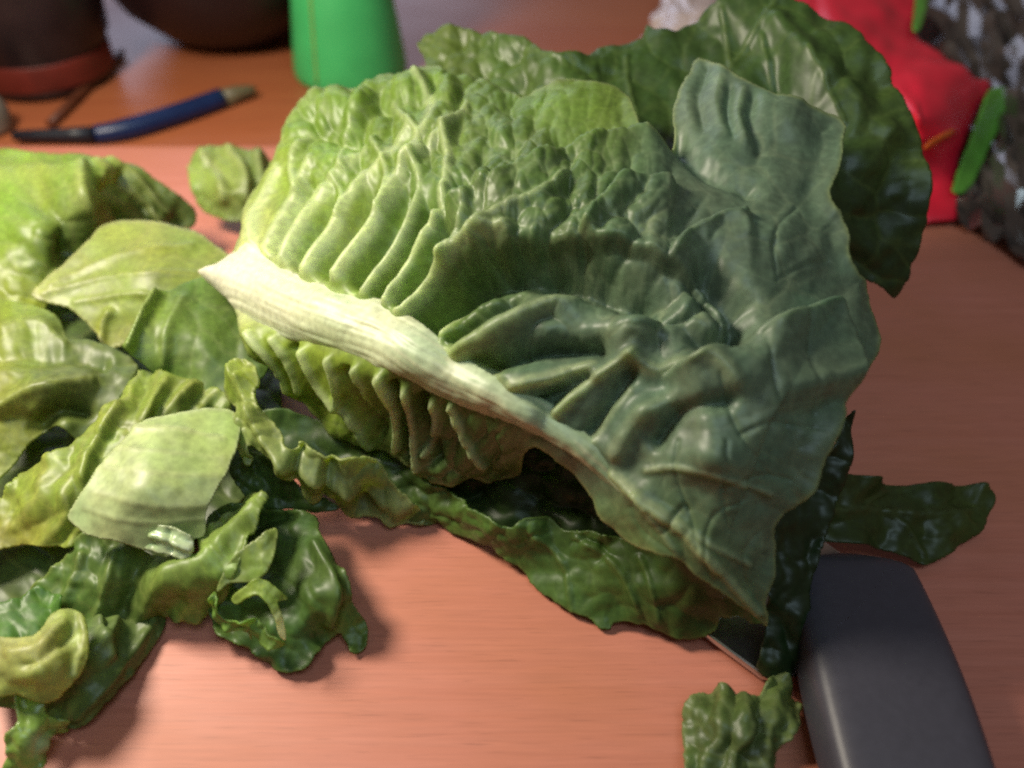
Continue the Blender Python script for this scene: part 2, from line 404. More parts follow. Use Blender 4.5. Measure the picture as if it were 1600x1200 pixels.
# ------------------------------------------------------------------ the lettuce head
CREAM = (.72, .62, .42); PALE = (.52, .56, .25); YEL = (.31, .42, .05); LIME = (.205, .32, .045); MID = (.12, .205, .05); GREY = (.155, .235, .150); DARK = (.035, .070, .018); DEEP_SHADE = (.02, .045, .012)  # GREY carries the cool sheen of the right lobes in its blue
head = empty('romaine_lettuce', pt(820, 800, 0.0))
tag(head, 'large crinkled romaine lettuce head lying on its side with its pale rib up', 'lettuce')
zA = [(318,428,.052),(345,405,.058),(390,320,.066),(440,240,.078),(500,160,.088),(600,125,.095),(700,115,.099),(830,140,.104),(960,150,.107),(1090,95,.117),
      (1200,150,.117),(1310,200,.111),(1285,320,.100),(1320,400,.093),(1360,560,.074),(1000,300,.107),(450,420,.070),(600,350,.088),(600,480,.078),(700,250,.099),
      (800,300,.104),(700,560,.0755),(400,440,.062),(520,500,.0705),(600,528,.0735),(680,572,.0738),(760,612,.0735),(830,650,.0715),(800,450,.092),(900,400,.099),(1000,450,.097),(1100,380,.101),(850,640,.0715),(960,740,.062),(1080,700,.075),(1200,500,.092),
      (1250,600,.084),(1290,720,.071),(1220,810,.057),(1150,850,.055),(1190,970,.028),(1080,880,.048),(985,850,.046),(860,720,.057),(400,560,.045),(440,600,.037),
      (500,650,.027),(600,700,.023),(700,745,.022),(800,745,.030),(380,500,.053),(520,550,.063),(600,580,.067),(560,640,.040),(650,660,.043),(740,670,.053)]
oA = [(322,438),(324,420),(345,405),(380,374),(384,345),(390,318),(405,290),(432,255),(445,225),(458,195),(490,170),(518,150),(545,142),(580,134),(610,124),(645,118),(680,112),(705,124),(740,130),
      (790,140),(825,152),(850,150),(895,137),(930,146),(965,150),(984,166),(996,190),(1004,214),(1022,226),(1046,222),(1054,202),(1050,180),(1060,150),(1075,120),(1092,91),(1130,110),(1180,136),(1230,164),
      (1290,183),(1314,197),(1312,225),(1304,270),(1290,306),(1294,330),(1310,345),(1322,375),(1322,402),(1337,430),(1352,440),(1364,480),(1368,535),(1358,575),(1336,598),(1318,606),(1312,620),(1305,650),(1290,710),(1265,760),(1235,795),(1219,812),(1216,835),(1220,860),(1210,900),(1192,932),(1196,972),
      (1170,950),(1130,920),(1090,893),(1060,868),(1020,856),(985,850),(960,830),(930,795),(895,755),(860,722),(836,700),(818,712),(805,745),(780,755),(740,745),(700,752),(660,737),(640,720),
      (600,700),(560,690),(520,672),(490,648),(470,632),(445,622),(440,592),(420,577),(400,560),(390,535),(375,500),(350,465),(330,445)]
R = lambda pts, w0, w1, h0, h1, v=.8: ('ridge', pts, w0, w1, h0, h1, v)
spA = [
  # side ribs above the midrib
  R([(398,385),(402,345),(422,300),(438,268)], 13, 9, .003, .002, .85), R([(420,395),(446,342),(470,300),(492,258)], 11, 8, .003, .002, .85),
  R([(445,405),(476,352),(502,312),(542,270),(574,242)], 12, 9, .0032, .002, .8), R([(480,425),(512,382),(536,345),(560,302),(604,262),(650,222)], 12, 9, .0038, .002, .85),
  R([(527,432),(570,382),(600,336),(640,272),(664,232),(680,196),(672,160),(655,140)], 13, 10, .0045, .0035, .88), R([(570,455),(625,388),(648,346),(664,296),(655,268)], 10, 7, .0032, .0025, .75),
  R([(605,470),(637,412),(688,352),(700,312),(708,268),(700,220)], 11, 8, .004, .003, .8), R([(628,488),(664,448),(702,416),(752,390),(800,378)], 14, 10, .0055, .004, .75),
  R([(687,517),(704,492),(722,470)], 8, 6, .0025, .002, .6), R([(718,552),(772,525),(850,482),(892,464)], 15, 14, .004, .0035, .35),
  R([(800,604),(865,588),(925,570)], 13, 11, .003, .0025, .55), R([(872,645),(917,602),(975,567),(990,560)], 13, 10, .004, .0035, .5),
  R([(990,562),(1026,581),(1062,571),(1110,580),(1142,610)], 13, 13, .003, .0025, .30), R([(965,705),(1000,652),(1050,626)], 18, 16, .003, .0025, .2),
  R([(925,690),(950,650),(985,610)], 10, 8, .002, .0015, .3),
  R([(1010,735),(1060,730),(1130,745),(1200,770)], 6, 5, .0012, .001, .3), R([(1000,770),(1030,820),(1060,860)], 5, 4, .001, .001, .3),
  R([(1060,815),(1110,850),(1170,880)], 5, 4, .001, .001, .3), R([(960,740),(1020,790),(1090,850),(1180,950)], 12, 7, .003, .002, .45),
  # forks
  R([(640,272),(676,250),(712,215),(735,180)], 8, 6, .003, .002, .6), R([(600,336),(612,296),(606,262),(590,236)], 7, 5, .0025, .002, .55), R([(690,350),(735,328),(780,300),(812,270)], 8, 6, .003, .0025, .45), R([(536,345),(540,312),(526,282)], 6, 5, .002, .0015, .5),
  R([(752,390),(800,350),(850,330),(885,300)], 8, 6, .003, .0025, .4), R([(470,300),(462,270),(470,240),(490,215)], 7, 5, .002, .0015, .55), R([(542,270),(540,235),(560,205)], 6, 5, .0022, .002, .45), R([(702,416),(735,375),(748,340)], 7, 6, .003, .002, .45), R([(664,232),(640,205),(620,180)], 7, 6, .003, .002, .5),
  # hollows between the ribs
  R([(432,388),(460,335),(486,292)], 10, 9, -.006, -.004, 0), R([(462,410),(495,360),(525,318)], 10, 9, -.007, -.004, 0), R([(508,425),(548,372),(590,312)], 12, 12, -.006, -.004, 0),
  R([(560,440),(600,385),(640,310)], 12, 11, -.006, -.004, 0), R([(592,462),(640,395),(672,340)], 9, 9, -.007, -.005, 0), R([(625,470),(660,430),(705,372)], 12, 15, -.007, -.005, 0),
  R([(652,512),(700,468),(760,432),(850,422),(930,435),(1000,470)], 22, 32, -.014, -.014, 0), R([(706,530),(742,500),(800,470)], 11, 14, -.006, -.006, 0),
  R([(748,572),(800,556),(870,545),(935,546)], 16, 18, -.010, -.008, 0), R([(855,630),(885,612),(920,592)], 13, 10, -.004, -.003, 0), R([(922,675),(955,625),(985,580)], 15, 12, -.005, -.004, 0),
  R([(1028,692),(1052,656),(1080,640),(1135,632)], 13, 12, -.0045, -.003, 0), R([(1010,470),(1080,520),(1130,540)], 28, 20, -.005, -.006, 0), R([(1100,440),(1150,490),(1150,530)], 28, 24, -.010, -.011, 0),
  R([(340,430),(440,468),(520,500),(600,528),(680,572),(760,612),(830,650),(890,690),(945,740)], 46, 16, -.0040, -.001, 0), ('stain', [(340,430),(440,462),(520,494),(600,522),(680,566),(760,606),(830,650)], 54, 24, .8),
  # folds
  ('lip', [(1030,594),(1085,572),(1130,551),(1200,516),(1276,482),(1292,512),(1304,555),(1316,604),(1322,640)], .0095, 110), ('lip', [(690,356),(760,322),(830,284),(892,260),(940,240),(1000,223),(1056,213)], .008, 40),
  ('lip', [(905,392),(922,368),(946,336),(976,306),(1030,298),(1060,300)], .006, 36), ('lip', [(690,470),(720,430),(780,402),(850,392),(960,398),(1045,425),(1095,455),(1130,500),(1120,540)][::-1], .006, 40),
  ('lip', [(1040,425),(1050,398),(1070,374),(1120,350),(1170,340)], .005, 34),
  ('blob', 905, 178, 85, 30, -4, .008), ('blob', 1102, 712, 44, 34, 20, .006), ('blob', 1010, 640, 30, 22, 0, .003), ('blob', 1000, 510, 55, 24, -12, .007), ('blob', 1180, 385, 60, 45, 0, .004), ('blob', 1225, 192, 26, 40, -50, .004),
  ('blob', 570, 170, 24, 34, 10, .005), ('blob', 640, 160, 26, 22, 10, .005), ('blob', 700, 160, 16, 40, -10, .004),
  R([(1125,130),(1118,165),(1130,210)], 12, 12, .0018, .0015, .1), R([(1160,150),(1152,185),(1160,225)], 10, 9, .0018, .0015, .1), R([(1105,110),(1090,150),(1098,195)], 9, 9, -.002, -.0015, 0),
  R([(1140,140),(1136,180),(1145,215)], 8, 8, -.0018, -.0014, 0), R([(1176,160),(1172,200),(1185,240)], 10, 10, -.002, -.0015, 0), R([(1060,220),(1110,270),(1170,300)], 18, 14, -.006, -.004, 0),
  *[R(p, 4.0, 3.2, -.0006, -.0004, 0) for p in ([(1062,690),(1058,740),(1075,800)],[(1130,690),(1126,760),(1140,830)],[(1120,600),(1150,680),(1200,740)],[(1180,540),(1200,620),(1250,700)],[(1235,510),(1245,580),(1270,650)],
     [(1040,830),(1070,790),(1090,850)],[(1110,900),(1100,850),(1120,800),(1165,780)],[(1165,920),(1160,870),(1190,830)],[(1150,680),(1200,660),(1270,670)],[(1125,760),(1180,740),(1235,750)],[(990,790),(1010,830),(1060,860)],[(1240,330),(1200,380),(1210,440)],[(1150,350),(1200,380)],[(1290,410),(1250,420),(1210,440)])],
  # ribs on the narrow lower half
  R([(398,522),(424,560),(448,612)], 7, 5, .003, .003, .8), R([(430,530),(452,568),(470,610)], 7, 6, .003, .003, .7), R([(476,548),(506,604),(555,642),(584,690)], 8, 6, .0045, .004, .7),
  R([(518,560),(530,590),(536,622)], 6, 5, .003, .003, .7), R([(560,575),(575,620),(590,650)], 6, 5, .003, .003, .6), R([(597,586),(622,650),(628,692)], 6, 5, .0045, .004, .75), R([(635,606),(652,678),(662,722)], 6, 5, .005, .004, .75),
  R([(677,628),(684,660),(672,700)], 6, 6, .004, .004, .6), R([(706,632),(730,672),(765,714)], 5, 4, .004, .004, .7),
  R([(460,545),(485,590),(520,640)], 7, 9, -.004, -.004, 0), R([(545,580),(570,625),(600,670)], 8, 9, -.006, -.005, 0), R([(615,600),(640,660),(645,700)], 6, 7, -.005, -.005, 0), R([(660,625),(672,670),(690,710)], 8, 9, -.006, -.005, 0),
  # blistered blade
  ('blister', 40, .0065, [(560,190,110,1),(680,180,110,1),(500,240,70,.8),(640,240,70,.5)], -55, 1.5),
  ('blister', 42, .0052, [(770,290,120,1),(880,330,120,1),(980,350,90,.9),(740,380,60,.7),(1060,350,60,.5)], -45, 1.5),
  ('blister', 24, .0024, [(560,180,120,1),(760,230,150,1),(900,330,140,.9),(720,730,90,1.2),(560,660,60,.6),(760,350,90,1)], -50, 1.3),
  ('blister', 44, .0045, [(830,480,120,.5),(1060,500,60,1.2),(990,500,60,.8)], -30, 1.4),
  ('blister', 60, .0022, [(1180,420,140,.6),(1200,700,160,.35),(1080,800,130,.4),(1200,250,100,.5)], 30, 1.2),
  ('noise', 90, .0022), ('ruffle', .004, 110, 36),
]
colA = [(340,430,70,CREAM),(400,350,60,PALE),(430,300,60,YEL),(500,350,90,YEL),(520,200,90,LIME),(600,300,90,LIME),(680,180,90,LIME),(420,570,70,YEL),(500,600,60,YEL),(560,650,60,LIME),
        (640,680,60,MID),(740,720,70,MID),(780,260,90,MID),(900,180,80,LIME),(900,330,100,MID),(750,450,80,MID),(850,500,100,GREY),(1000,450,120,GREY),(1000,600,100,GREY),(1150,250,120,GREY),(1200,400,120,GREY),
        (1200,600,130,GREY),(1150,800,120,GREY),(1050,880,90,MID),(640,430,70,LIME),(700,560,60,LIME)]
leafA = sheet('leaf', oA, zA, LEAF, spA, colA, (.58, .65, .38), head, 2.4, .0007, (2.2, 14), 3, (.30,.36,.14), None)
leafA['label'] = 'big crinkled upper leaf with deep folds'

# midrib: a thick pale rib standing proud of the leaf
rib_axis = [(322,430),(380,440),(440,468),(520,500),(600,528),(680,572),(760,612),(830,650),(890,690),(945,740),(1000,790)]
oM = [(322,438),(324,420),(345,403),(378,374),(383,350),(390,330),(402,340),(410,368),(425,398),(455,424),(520,448),(600,470),(650,500),(690,531),(740,570),(800,604),(860,632),(905,672),(960,724),(1006,786),(1001,797),(950,762),(900,722),(850,690),(800,666),(740,648),(680,622),(600,582),(520,552),(430,524),(385,504),(352,466),(330,446)]
def rib_sheet(name, outline, zc, axis, h0, h1, parent, cols, specs, label=None):
    ax = catmull(axis, n=5)
    sp = list(specs)+[('dome', h0, h1, ax)]
    return sheet(name, outline, zc, RIB, sp, cols, (.62, .60, .40), parent, 2.6, .0008, (1.0, 18), 4, None, None, .08)
_old_field = field
def field(x, y, specs, ed=None, arc=None):
    D, V = _old_field(x, y, [s for s in specs if s[0] not in ('dome', 'fibre')], ed, arc)
    for s in specs:
        if s[0] == 'dome':
            _, h0, h1, ax = s; d, fr, _, _, _ = polydist(x, y, ax)
            hw = np.maximum(d+ed, 1); t = np.clip(d/hw, 0, 1)
            D = D+(h0+(h1-h0)*fr)*np.maximum(1-t**2, 0)**1.15-.0014
        elif s[0] == 'fibre':
            _, ax, amp = s; d, fr, sd, _, tot = polydist(x, y, ax)
            D = D+amp*fbm(d*sd/5, fr*tot/70, 77, 2)
            V = np.maximum(V, .35*sstep(.1, .6, fbm(d*sd/6, fr*tot/60, 41, 2)))
    return D, V
axM = catmull(rib_axis, n=5)
colM = [(330,430,70,(.74,.66,.55)),(400,430,70,(.70,.68,.52)),(380,500,40,(.48,.58,.32)),(430,400,40,(.58,.64,.40)),(500,490,80,(.60,.66,.44)),(520,455,30,(.50,.59,.34)),(520,545,40,(.34,.48,.20)),(620,540,80,(.53,.61,.39)),(640,595,30,(.32,.44,.19)),(740,610,70,(.42,.51,.31)),(840,655,60,(.34,.43,.26)),(920,720,50,(.24,.33,.18)),(990,785,40,(.16,.23,.12))]
rib = rib_sheet('midrib', oM, zA, rib_axis, .0056, .0020, leafA, colM, [('fibre', axM, .0005), ('noise', 50, .0008), ('blob', 400, 380, 26, 20, 30, .002)])
rib['label'] = 'thick pale cream midrib with the cut white butt'

# back leaf, top right
oB = [(652,66),(690,55),(740,62),(790,72),(835,80),(858,96),(880,105),(912,100),(930,82),(960,68),(1000,64),(1010,42),(1025,52),(1050,54),(1072,36),(1110,18),(1150,2),(1200,-12),(1250,2),(1300,30),(1345,70),(1385,120),(1412,180),(1428,240),(1436,310),(1434,370),(1420,420),(1402,462),(1390,462),(1365,445),(1330,430),
      (1270,420),(1180,380),(1080,330),(980,290),(880,260),(780,220),(700,180),(668,130),(664,95)]
zB = [(652,66,.098),(740,62,.100),(858,96,.102),(912,100,.103),(1000,64,.108),(1110,18,.118),(1200,-12,.126),(1300,30,.122),(1385,120,.110),(1428,240,.092),(1434,370,.070),(1400,462,.052),(1330,430,.060),(1270,300,.090),(1180,300,.085),(1080,260,.088),(980,230,.090),(880,200,.091),(780,180,.088),(700,150,.089),(1200,120,.108),(1060,150,.098),(1320,170,.106)]
spB = [R([(1095,240),(1140,110),(1190,40),(1215,0)], 5, 3, .0015, .001, .45), R([(1140,100),(1135,60),(1130,25)], 4, 3, .001, .0008, .4), R([(1010,230),(985,150),(978,95)], 4, 3, .001, .001, .35), R([(1190,60),(1200,100),(1205,130)], 4, 3, .001, .001, .3),
       R([(1210,130),(1270,170),(1310,215)], 22, 18, -.005, -.004, 0), R([(1215,40),(1260,100),(1330,150),(1380,210)], 18, 22, .004, .004, 0), R([(1260,100),(1290,140),(1320,190)], 5, 4, .001, .001, .3),
       ('blister', 60, .0018, None, 40, 1.3), ('blister', 24, .003, [(760,100,120,1),(700,80,60,1),(900,130,90,.7)], 0, 1.2), ('noise', 80, .004), ('ruffle', .004, 80, 25)]
colB = [(700,80,80,(.12,.19,.03)),(800,100,80,(.10,.17,.03)),(950,120,80,(.055,.12,.02)),(1100,100,120,(.05,.105,.022)),(1250,60,90,(.075,.14,.03)),(1380,180,80,(.08,.14,.03)),(1250,200,80,(.035,.075,.022)),(1400,380,90,DARK)]  # shade on the flank facing right painted as darker green
leafB = sheet('leaf', oB, zB, LEAF, spB, colB, (.18, .26, .07), head, 3.0, .0007, (3.5, 16), 4, None, None)
leafB['label'] = 'smooth dark green leaf curling up behind the head'

# lower leaf resting on the board
oC = [(392,650),(430,640),(480,650),(540,680),(600,700),(650,735),(700,765),(760,796),(800,820),(822,807),(858,812),(880,830),(920,828),(960,838),(1030,850),(1100,880),(1180,940),(1196,972),(1150,962),(1128,962),(1112,986),(1060,988),(1005,976),(962,976),(950,984),(905,956),(850,922),(785,872),(722,834),(660,820),(600,800),(520,775),(450,740),(410,700)]
zC = [(392,650,.026),(480,650,.022),(600,700,.018),(700,765,.016),(800,820,.018),(880,825,.020),(960,838,.022),(1100,880,.030),(1190,965,.020),(1112,986,.006),(1060,988,.003),(950,984,.001),(850,922,.001),(722,834,.002),(600,800,.004),(450,740,.012),(760,830,.012),(950,910,.014),(1060,930,.018)]
spC = [R([(830,830),(880,880),(900,950)], 4, 3, .0012, .001, .35), R([(900,840),(960,880),(1000,960)], 5, 3, .0015, .001, .35), R([(1000,870),(1020,920),(1030,970)], 4, 3, .001, .001, .3),
       ('blister', 56, .0018, None, 30, 1.4), ('blister', 22, .003, [(700,765,80,1),(800,822,50,.9),(930,838,40,.8)], 20, 1.2), ('noise', 80, .003), ('ruffle', .003, 60, 20)]
colC = [(450,680,80,(.09,.16,.035)),(600,740,80,(.08,.14,.03)),(750,830,80,(.11,.20,.035)),(850,880,80,(.09,.18,.035)),(1000,930,90,(.075,.155,.03)),(1100,940,70,(.065,.13,.025))]
leafC = sheet('leaf', oC, zC, LEAF, spC, colC, (.16, .24, .07), head, 2.8, .0007, (3, 14), 4, (.13,.22,.05))
leafC['label'] = 'dark green lower leaf with a torn edge on the board'
# its pale margin curls over towards the viewer
oCm = [(356,590),(368,570),(392,566),(408,580),(411,603),(404,622),(418,650),(436,672),(444,692),(462,702),(468,690),(484,700),(520,712),(556,710),(588,722),(612,752),(640,772),(656,792),(662,815),(640,818),(612,816),(592,803),(548,806),(530,792),(512,772),(490,782),(474,770),(468,750),(448,744),(428,722),(400,700),(392,690),(396,724),(380,712),(368,680),(362,650),(372,640),(352,618)]
zCm = [(368,570,.047),(405,600,.046),(362,650,.040),(395,720,.030),(430,665,.040),(430,720,.032),(480,705,.036),(490,780,.015),(560,712,.031),(540,800,.006),(610,760,.018),(600,800,.005),(660,800,.005),(650,818,.002)]
spCm = [R([(372,585),(390,640),(420,690),(460,725),(520,748),(600,780)], 10, 8, .004, .003, .25), R([(470,700),(462,730),(470,760)], 8, 8, -.004, -.003, 0), R([(520,720),(505,745),(505,768)], 9, 8, -.004, -.003, 0), ('blob', 495, 745, 14, 22, 0, .004), ('blob', 450, 722, 14, 14, 0, .004),
        ('blob', 570, 775, 20, 22, 0, -.005), ('blob', 545, 750, 22, 22, 0, .004), ('blob', 625, 785, 18, 20, 0, .004), ('blob', 385, 592, 22, 18, 0, .005), ('blister', 26, .002, None, 40, 1.3), ('ruffle', .003, 42, 16)]
colCm = [(385,590,40,(.34,.42,.05)),(400,650,40,(.30,.38,.10)),(460,720,50,(.30,.37,.12)),(560,760,40,(.24,.30,.09)),(572,778,16,(.12,.13,.04)),(630,800,40,(.28,.34,.13))]  # includes a small darker spot in the dent
m_ = sheet('leaf_margin', oCm, zCm, LEAF, spCm, colCm, (.45,.48,.2), leafC, 2.4, .0009, (1.6, 10), 4, (.40,.46,.16))
m_['label'] = 'pale frilled margin curling over with a darker spot'
oCu = [(358,735),(372,718),(400,705),(440,735),(480,765),(530,792),(500,800),(450,795),(400,792),(380,772)]
zCu = [(358,735,.024),(400,705,.025),(480,765,.016),(530,792,.010),(400,792,.012)]
sheet('leaf_underside', oCu, zCu, LEAF, [('blister', 30, .002, None, 0, 1.2), ('noise', 40, .002)], [(400,750,80,(.06,.12,.025))], (.16,.24,.07), leafC, 3, .0007)

# inner leaves seen in the dark gap, and the shaded leaf under the tip
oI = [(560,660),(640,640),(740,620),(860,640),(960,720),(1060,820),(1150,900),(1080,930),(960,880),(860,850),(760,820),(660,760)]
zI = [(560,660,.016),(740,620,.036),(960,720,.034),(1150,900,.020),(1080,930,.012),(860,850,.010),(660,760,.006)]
lI = sheet('leaf', oI, zI, LEAF, [('blister', 40, .004, None, 35, 1.4), ('noise', 70, .004)], [(800,760,150,DARK)], (.10,.16,.05), head, 4, .0007)  # filler leaf, the gap's shade put into its dark colour
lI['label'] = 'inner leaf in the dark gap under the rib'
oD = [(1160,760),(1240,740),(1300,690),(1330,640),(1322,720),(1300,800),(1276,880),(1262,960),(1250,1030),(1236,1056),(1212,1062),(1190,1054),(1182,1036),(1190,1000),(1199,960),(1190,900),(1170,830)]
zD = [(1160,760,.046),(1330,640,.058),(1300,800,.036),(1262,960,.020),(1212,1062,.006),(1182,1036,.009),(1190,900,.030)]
lD = sheet('leaf', oD, zD, LEAF, [('blister', 46, .003, None, 60, 1.3), ('noise', 60, .003)], [(1240,900,150,DEEP_SHADE)], (.05,.08,.03), head, 3.2, .0007)  # shade under the tip is put into this near-black green
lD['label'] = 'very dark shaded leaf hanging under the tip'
oE = [(1220,790),(1290,742),(1345,748),(1420,757),(1500,757),(1534,762),(1549,785),(1532,828),(1492,858),(1442,882),(1400,866),(1340,850),(1262,840)]
zE = [(1220,790,.026),(1290,742,.028),(1420,757,.014),(1534,762,.007),(1532,828,.004),(1442,882,.002),(1340,850,.010),(1440,810,.011)]
lE = sheet('leaf', oE, zE, LEAF, [R([(1250,800),(1340,795),(1440,805),(1530,795)], 7, 4, .002, .001, .5), R([(1340,796),(1380,770),(1420,762)], 4, 3, .001, .001, .4), R([(1380,798),(1420,830),(1440,865)], 4, 3, .001, .001, .4), R([(1440,805),(1480,780),(1500,768)], 4, 3, .001, .001, .4), ('blister', 40, .0016, None, 20, 1.4), ('noise', 60, .003), ('ruffle', .004, 50, 24)], [(1400,810,200,(.05,.085,.018)),(1520,800,60,(.075,.12,.02))], (.09,.13,.04), head, 3.2, .0007)
lE['label'] = 'dark olive leaf lying flat towards the board edge'

# the side away from the camera: wrapped outer leaves round the head
def wrap_leaf(name, a0, a1, x0, x1, off, seed, label):
    nu, nv = 150, 110; u = np.linspace(0, 1, nu); v = np.linspace(0, 1, nv); U_, V_ = np.meshgrid(u, v); U_ = U_.ravel(); V_ = V_.ravel()
    x = x0+(x1-x0)*U_; cy = .286-.065*U_; taper = .45+.75*np.sin(np.clip(U_*.9+.10, 0, 1)*math.pi*.72)
    ry = (.046+off)*taper; rz = (.036+off)*taper; cz = .040+.004*U_
    a = np.radians(a0+(a1-a0)*V_)
    f1, f2 = worley(U_*9, V_*7, seed); d = .004*(1-np.clip(f1, 0, 1)**2)+.002*fbm(U_*5, V_*4, seed)+.005*fbm(U_*2, V_*2, seed+3)
    ry = ry+d; rz = rz+d
    co = np.stack([x, cy+ry*np.cos(a), np.maximum(cz+rz*np.sin(a), .002)], -1)
    idx = np.arange(nu*nv).reshape(nv, nu); q = np.stack([idx[:-1, :-1], idx[:-1, 1:], idx[1:, 1:], idx[1:, :-1]], -1).reshape(-1, 4)
    c = np.array(MID)[None]*(1-U_[:, None])*1.3+np.array(DARK)[None]*U_[:, None]*1.2; vn = (.4*sstep(.12, 0, f2-f1))[:, None]; c = c*(1-vn)+np.array((.3,.36,.14))*vn
    o = link(name, mesh_np(name, co, q, c, LEAF), head); m = o.modifiers.new('thickness', 'SOLIDIFY'); m.thickness = .0008; m.offset = 0
    o['label'] = label
wrap_leaf('leaf', 72, -80, -.085, .075, .002, 3, 'outer leaf wrapping the far side of the head')
wrap_leaf('leaf', 130, 10, -.07, .085, -.008, 9, 'inner leaf rolled inside the head')

# ------------------------------------------------------------------ chopped pieces on the left
GRP = 'chopped lettuce pieces in the heap beside the head'
def piece(label, outline, zc, specs, cols, vein=(.40, .45, .17), mat=None, step=3.0, thick=.0005, edge=None, jit=(1.3, 16), n=4):
    specs = [((q[0], q[1], q[2]*(.5 if q[0] != 'noise' else .6), *q[3:]) if q[0] in ('blister', 'wave', 'noise') else q) for q in specs]
    cols = [(c[0], c[1], c[2], (c[3][0]*1.2, c[3][1]*1.28, c[3][2]*1.25)) for c in cols]
    o = sheet('lettuce_piece', outline, zc, mat or LEAF, specs, cols, vein, None, step, thick, jit, n, edge)
    # origin to the piece's base
    return tag(o, label, 'lettuce piece', GRP)
YG = (.24, .33, .05); OL = (.16, .20, .04); YY = (.34, .35, .045); DG = (.055, .10, .022)
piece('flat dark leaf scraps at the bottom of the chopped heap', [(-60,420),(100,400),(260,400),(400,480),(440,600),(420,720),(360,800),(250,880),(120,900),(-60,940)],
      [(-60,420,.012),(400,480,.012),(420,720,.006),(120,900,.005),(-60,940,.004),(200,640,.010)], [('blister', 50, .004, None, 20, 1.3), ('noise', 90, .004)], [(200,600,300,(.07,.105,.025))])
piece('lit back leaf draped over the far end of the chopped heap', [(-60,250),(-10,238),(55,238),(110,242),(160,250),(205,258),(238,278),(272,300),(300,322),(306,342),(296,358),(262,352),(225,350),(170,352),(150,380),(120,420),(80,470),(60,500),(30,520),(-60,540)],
      [(-60,250,.046),(55,238,.048),(205,258,.044),(272,300,.034),(306,342,.020),(225,350,.024),(150,380,.034),(80,470,.026),(-60,540,.024),(60,310,.054),(140,300,.053),(0,400,.040)],
      [R([(150,262),(190,285),(225,320),(250,345)], 7, 6, .004, .004, .55), R([(170,255),(215,285),(262,330)], 7, 6, .004, .004, .35), R([(160,282),(185,310),(212,345)], 6, 6, .004, .003, .5), R([(165,292),(190,325),(200,345)], 11, 10, -.008, -.008, 0), R([(185,280),(225,325)], 7, 6, -.006, -.006, 0),
       R([(130,270),(128,310),(145,345)], 12, 9, .005, .003, .4), R([(60,310),(95,340),(110,390)], 26, 24, -.007, -.008, 0), R([(0,280),(60,270),(110,275)], 16, 14, .004, .003, .3), ('blister', 40, .003, None, 20, 1.4), ('noise', 60, .003)],
      [(40,270,80,YG),(150,260,60,(.24,.31,.05)),(130,330,30,(.30,.33,.09)),(100,380,70,(.10,.14,.025)),(250,320,60,(.10,.14,.03)),(0,450,60,(.26,.31,.03)),(10,350,50,LIME)], (.42,.45,.17))  # lit top and shaded front face are put into these colours
piece('small crinkled scrap behind the cut butt', [(296,262),(312,242),(345,236),(380,240),(418,250),(440,268),(440,300),(415,325),(380,345),(340,340),(312,325),(300,295)],
      [(296,262,.026),(345,236,.028),(418,250,.024),(440,300,.018),(340,340,.010),(360,285,.027)], [R([(320,250),(345,275),(352,310)], 8, 7, .004, .003, .5), R([(360,242),(380,270),(385,310)], 8, 7, .004, .003, .4), R([(335,262),(362,290)], 8, 7, -.004, -.004, 0), R([(400,255),(410,285)], 7, 7, .003, .003, .4), ('blister', 26, .003, None, 50, 1.4), ('ruffle', .004, 40, 14)], [(330,270,50,(.26,.33,.08)),(400,300,50,(.17,.22,.05))], (.46,.5,.25))
piece('flat pale triangular leaf piece with fine parallel veins', [(50,464),(92,420),(140,374),(166,350),(220,344),(290,358),(340,384),(390,430),(400,500),(350,520),(250,520),(190,540),(168,545),(150,520),(110,484)],
      [(50,464,.038),(140,374,.045),(220,344,.046),(340,384,.042),(400,500,.034),(250,520,.030),(168,545,.026),(110,484,.034),(230,430,.044)],
      [R([(80,450),(180,400),(300,385)], 5, 4, .001, .001, .25), R([(70,462),(190,430),(320,430)], 5, 4, .001, .001, .25), R([(120,475),(220,460),(330,480)], 5, 4, .001, .001, .25), R([(160,545),(165,510),(175,490)], 6, 6, .003, .003, .3), ('blister', 60, .0015, None, 10, 2.2), ('noise', 80, .002)],
      [(100,440,60,(.32,.35,.12)),(220,400,100,(.27,.31,.06)),(300,460,80,(.20,.25,.05)),(170,530,40,(.28,.29,.05))], (.38,.38,.14), edge=(.42,.43,.2))
piece('green leaf piece with a bright upright cut edge left of the butt', [(243,462),(262,455),(300,440),(345,440),(375,480),(400,530),(420,575),(400,600),(360,630),(330,640),(260,600),(225,570),(196,548),(200,534),(220,500)],
      [(243,462,.047),(300,440,.046),(375,480,.040),(420,575,.032),(360,630,.028),(260,600,.030),(196,548,.042),(300,530,.042)],
      [R([(243,464),(222,500),(200,544)], 6, 6, .004, .004, .55), R([(285,470),(262,520),(258,570)], 10, 10, .002, .002, .2), ('blister', 50, .0018, None, 70, 1.6), ('noise', 70, .003)],
      [(230,500,40,(.24,.33,.05)),(320,530,90,(.13,.20,.035)),(380,580,50,(.08,.14,.03))], (.36,.42,.16))
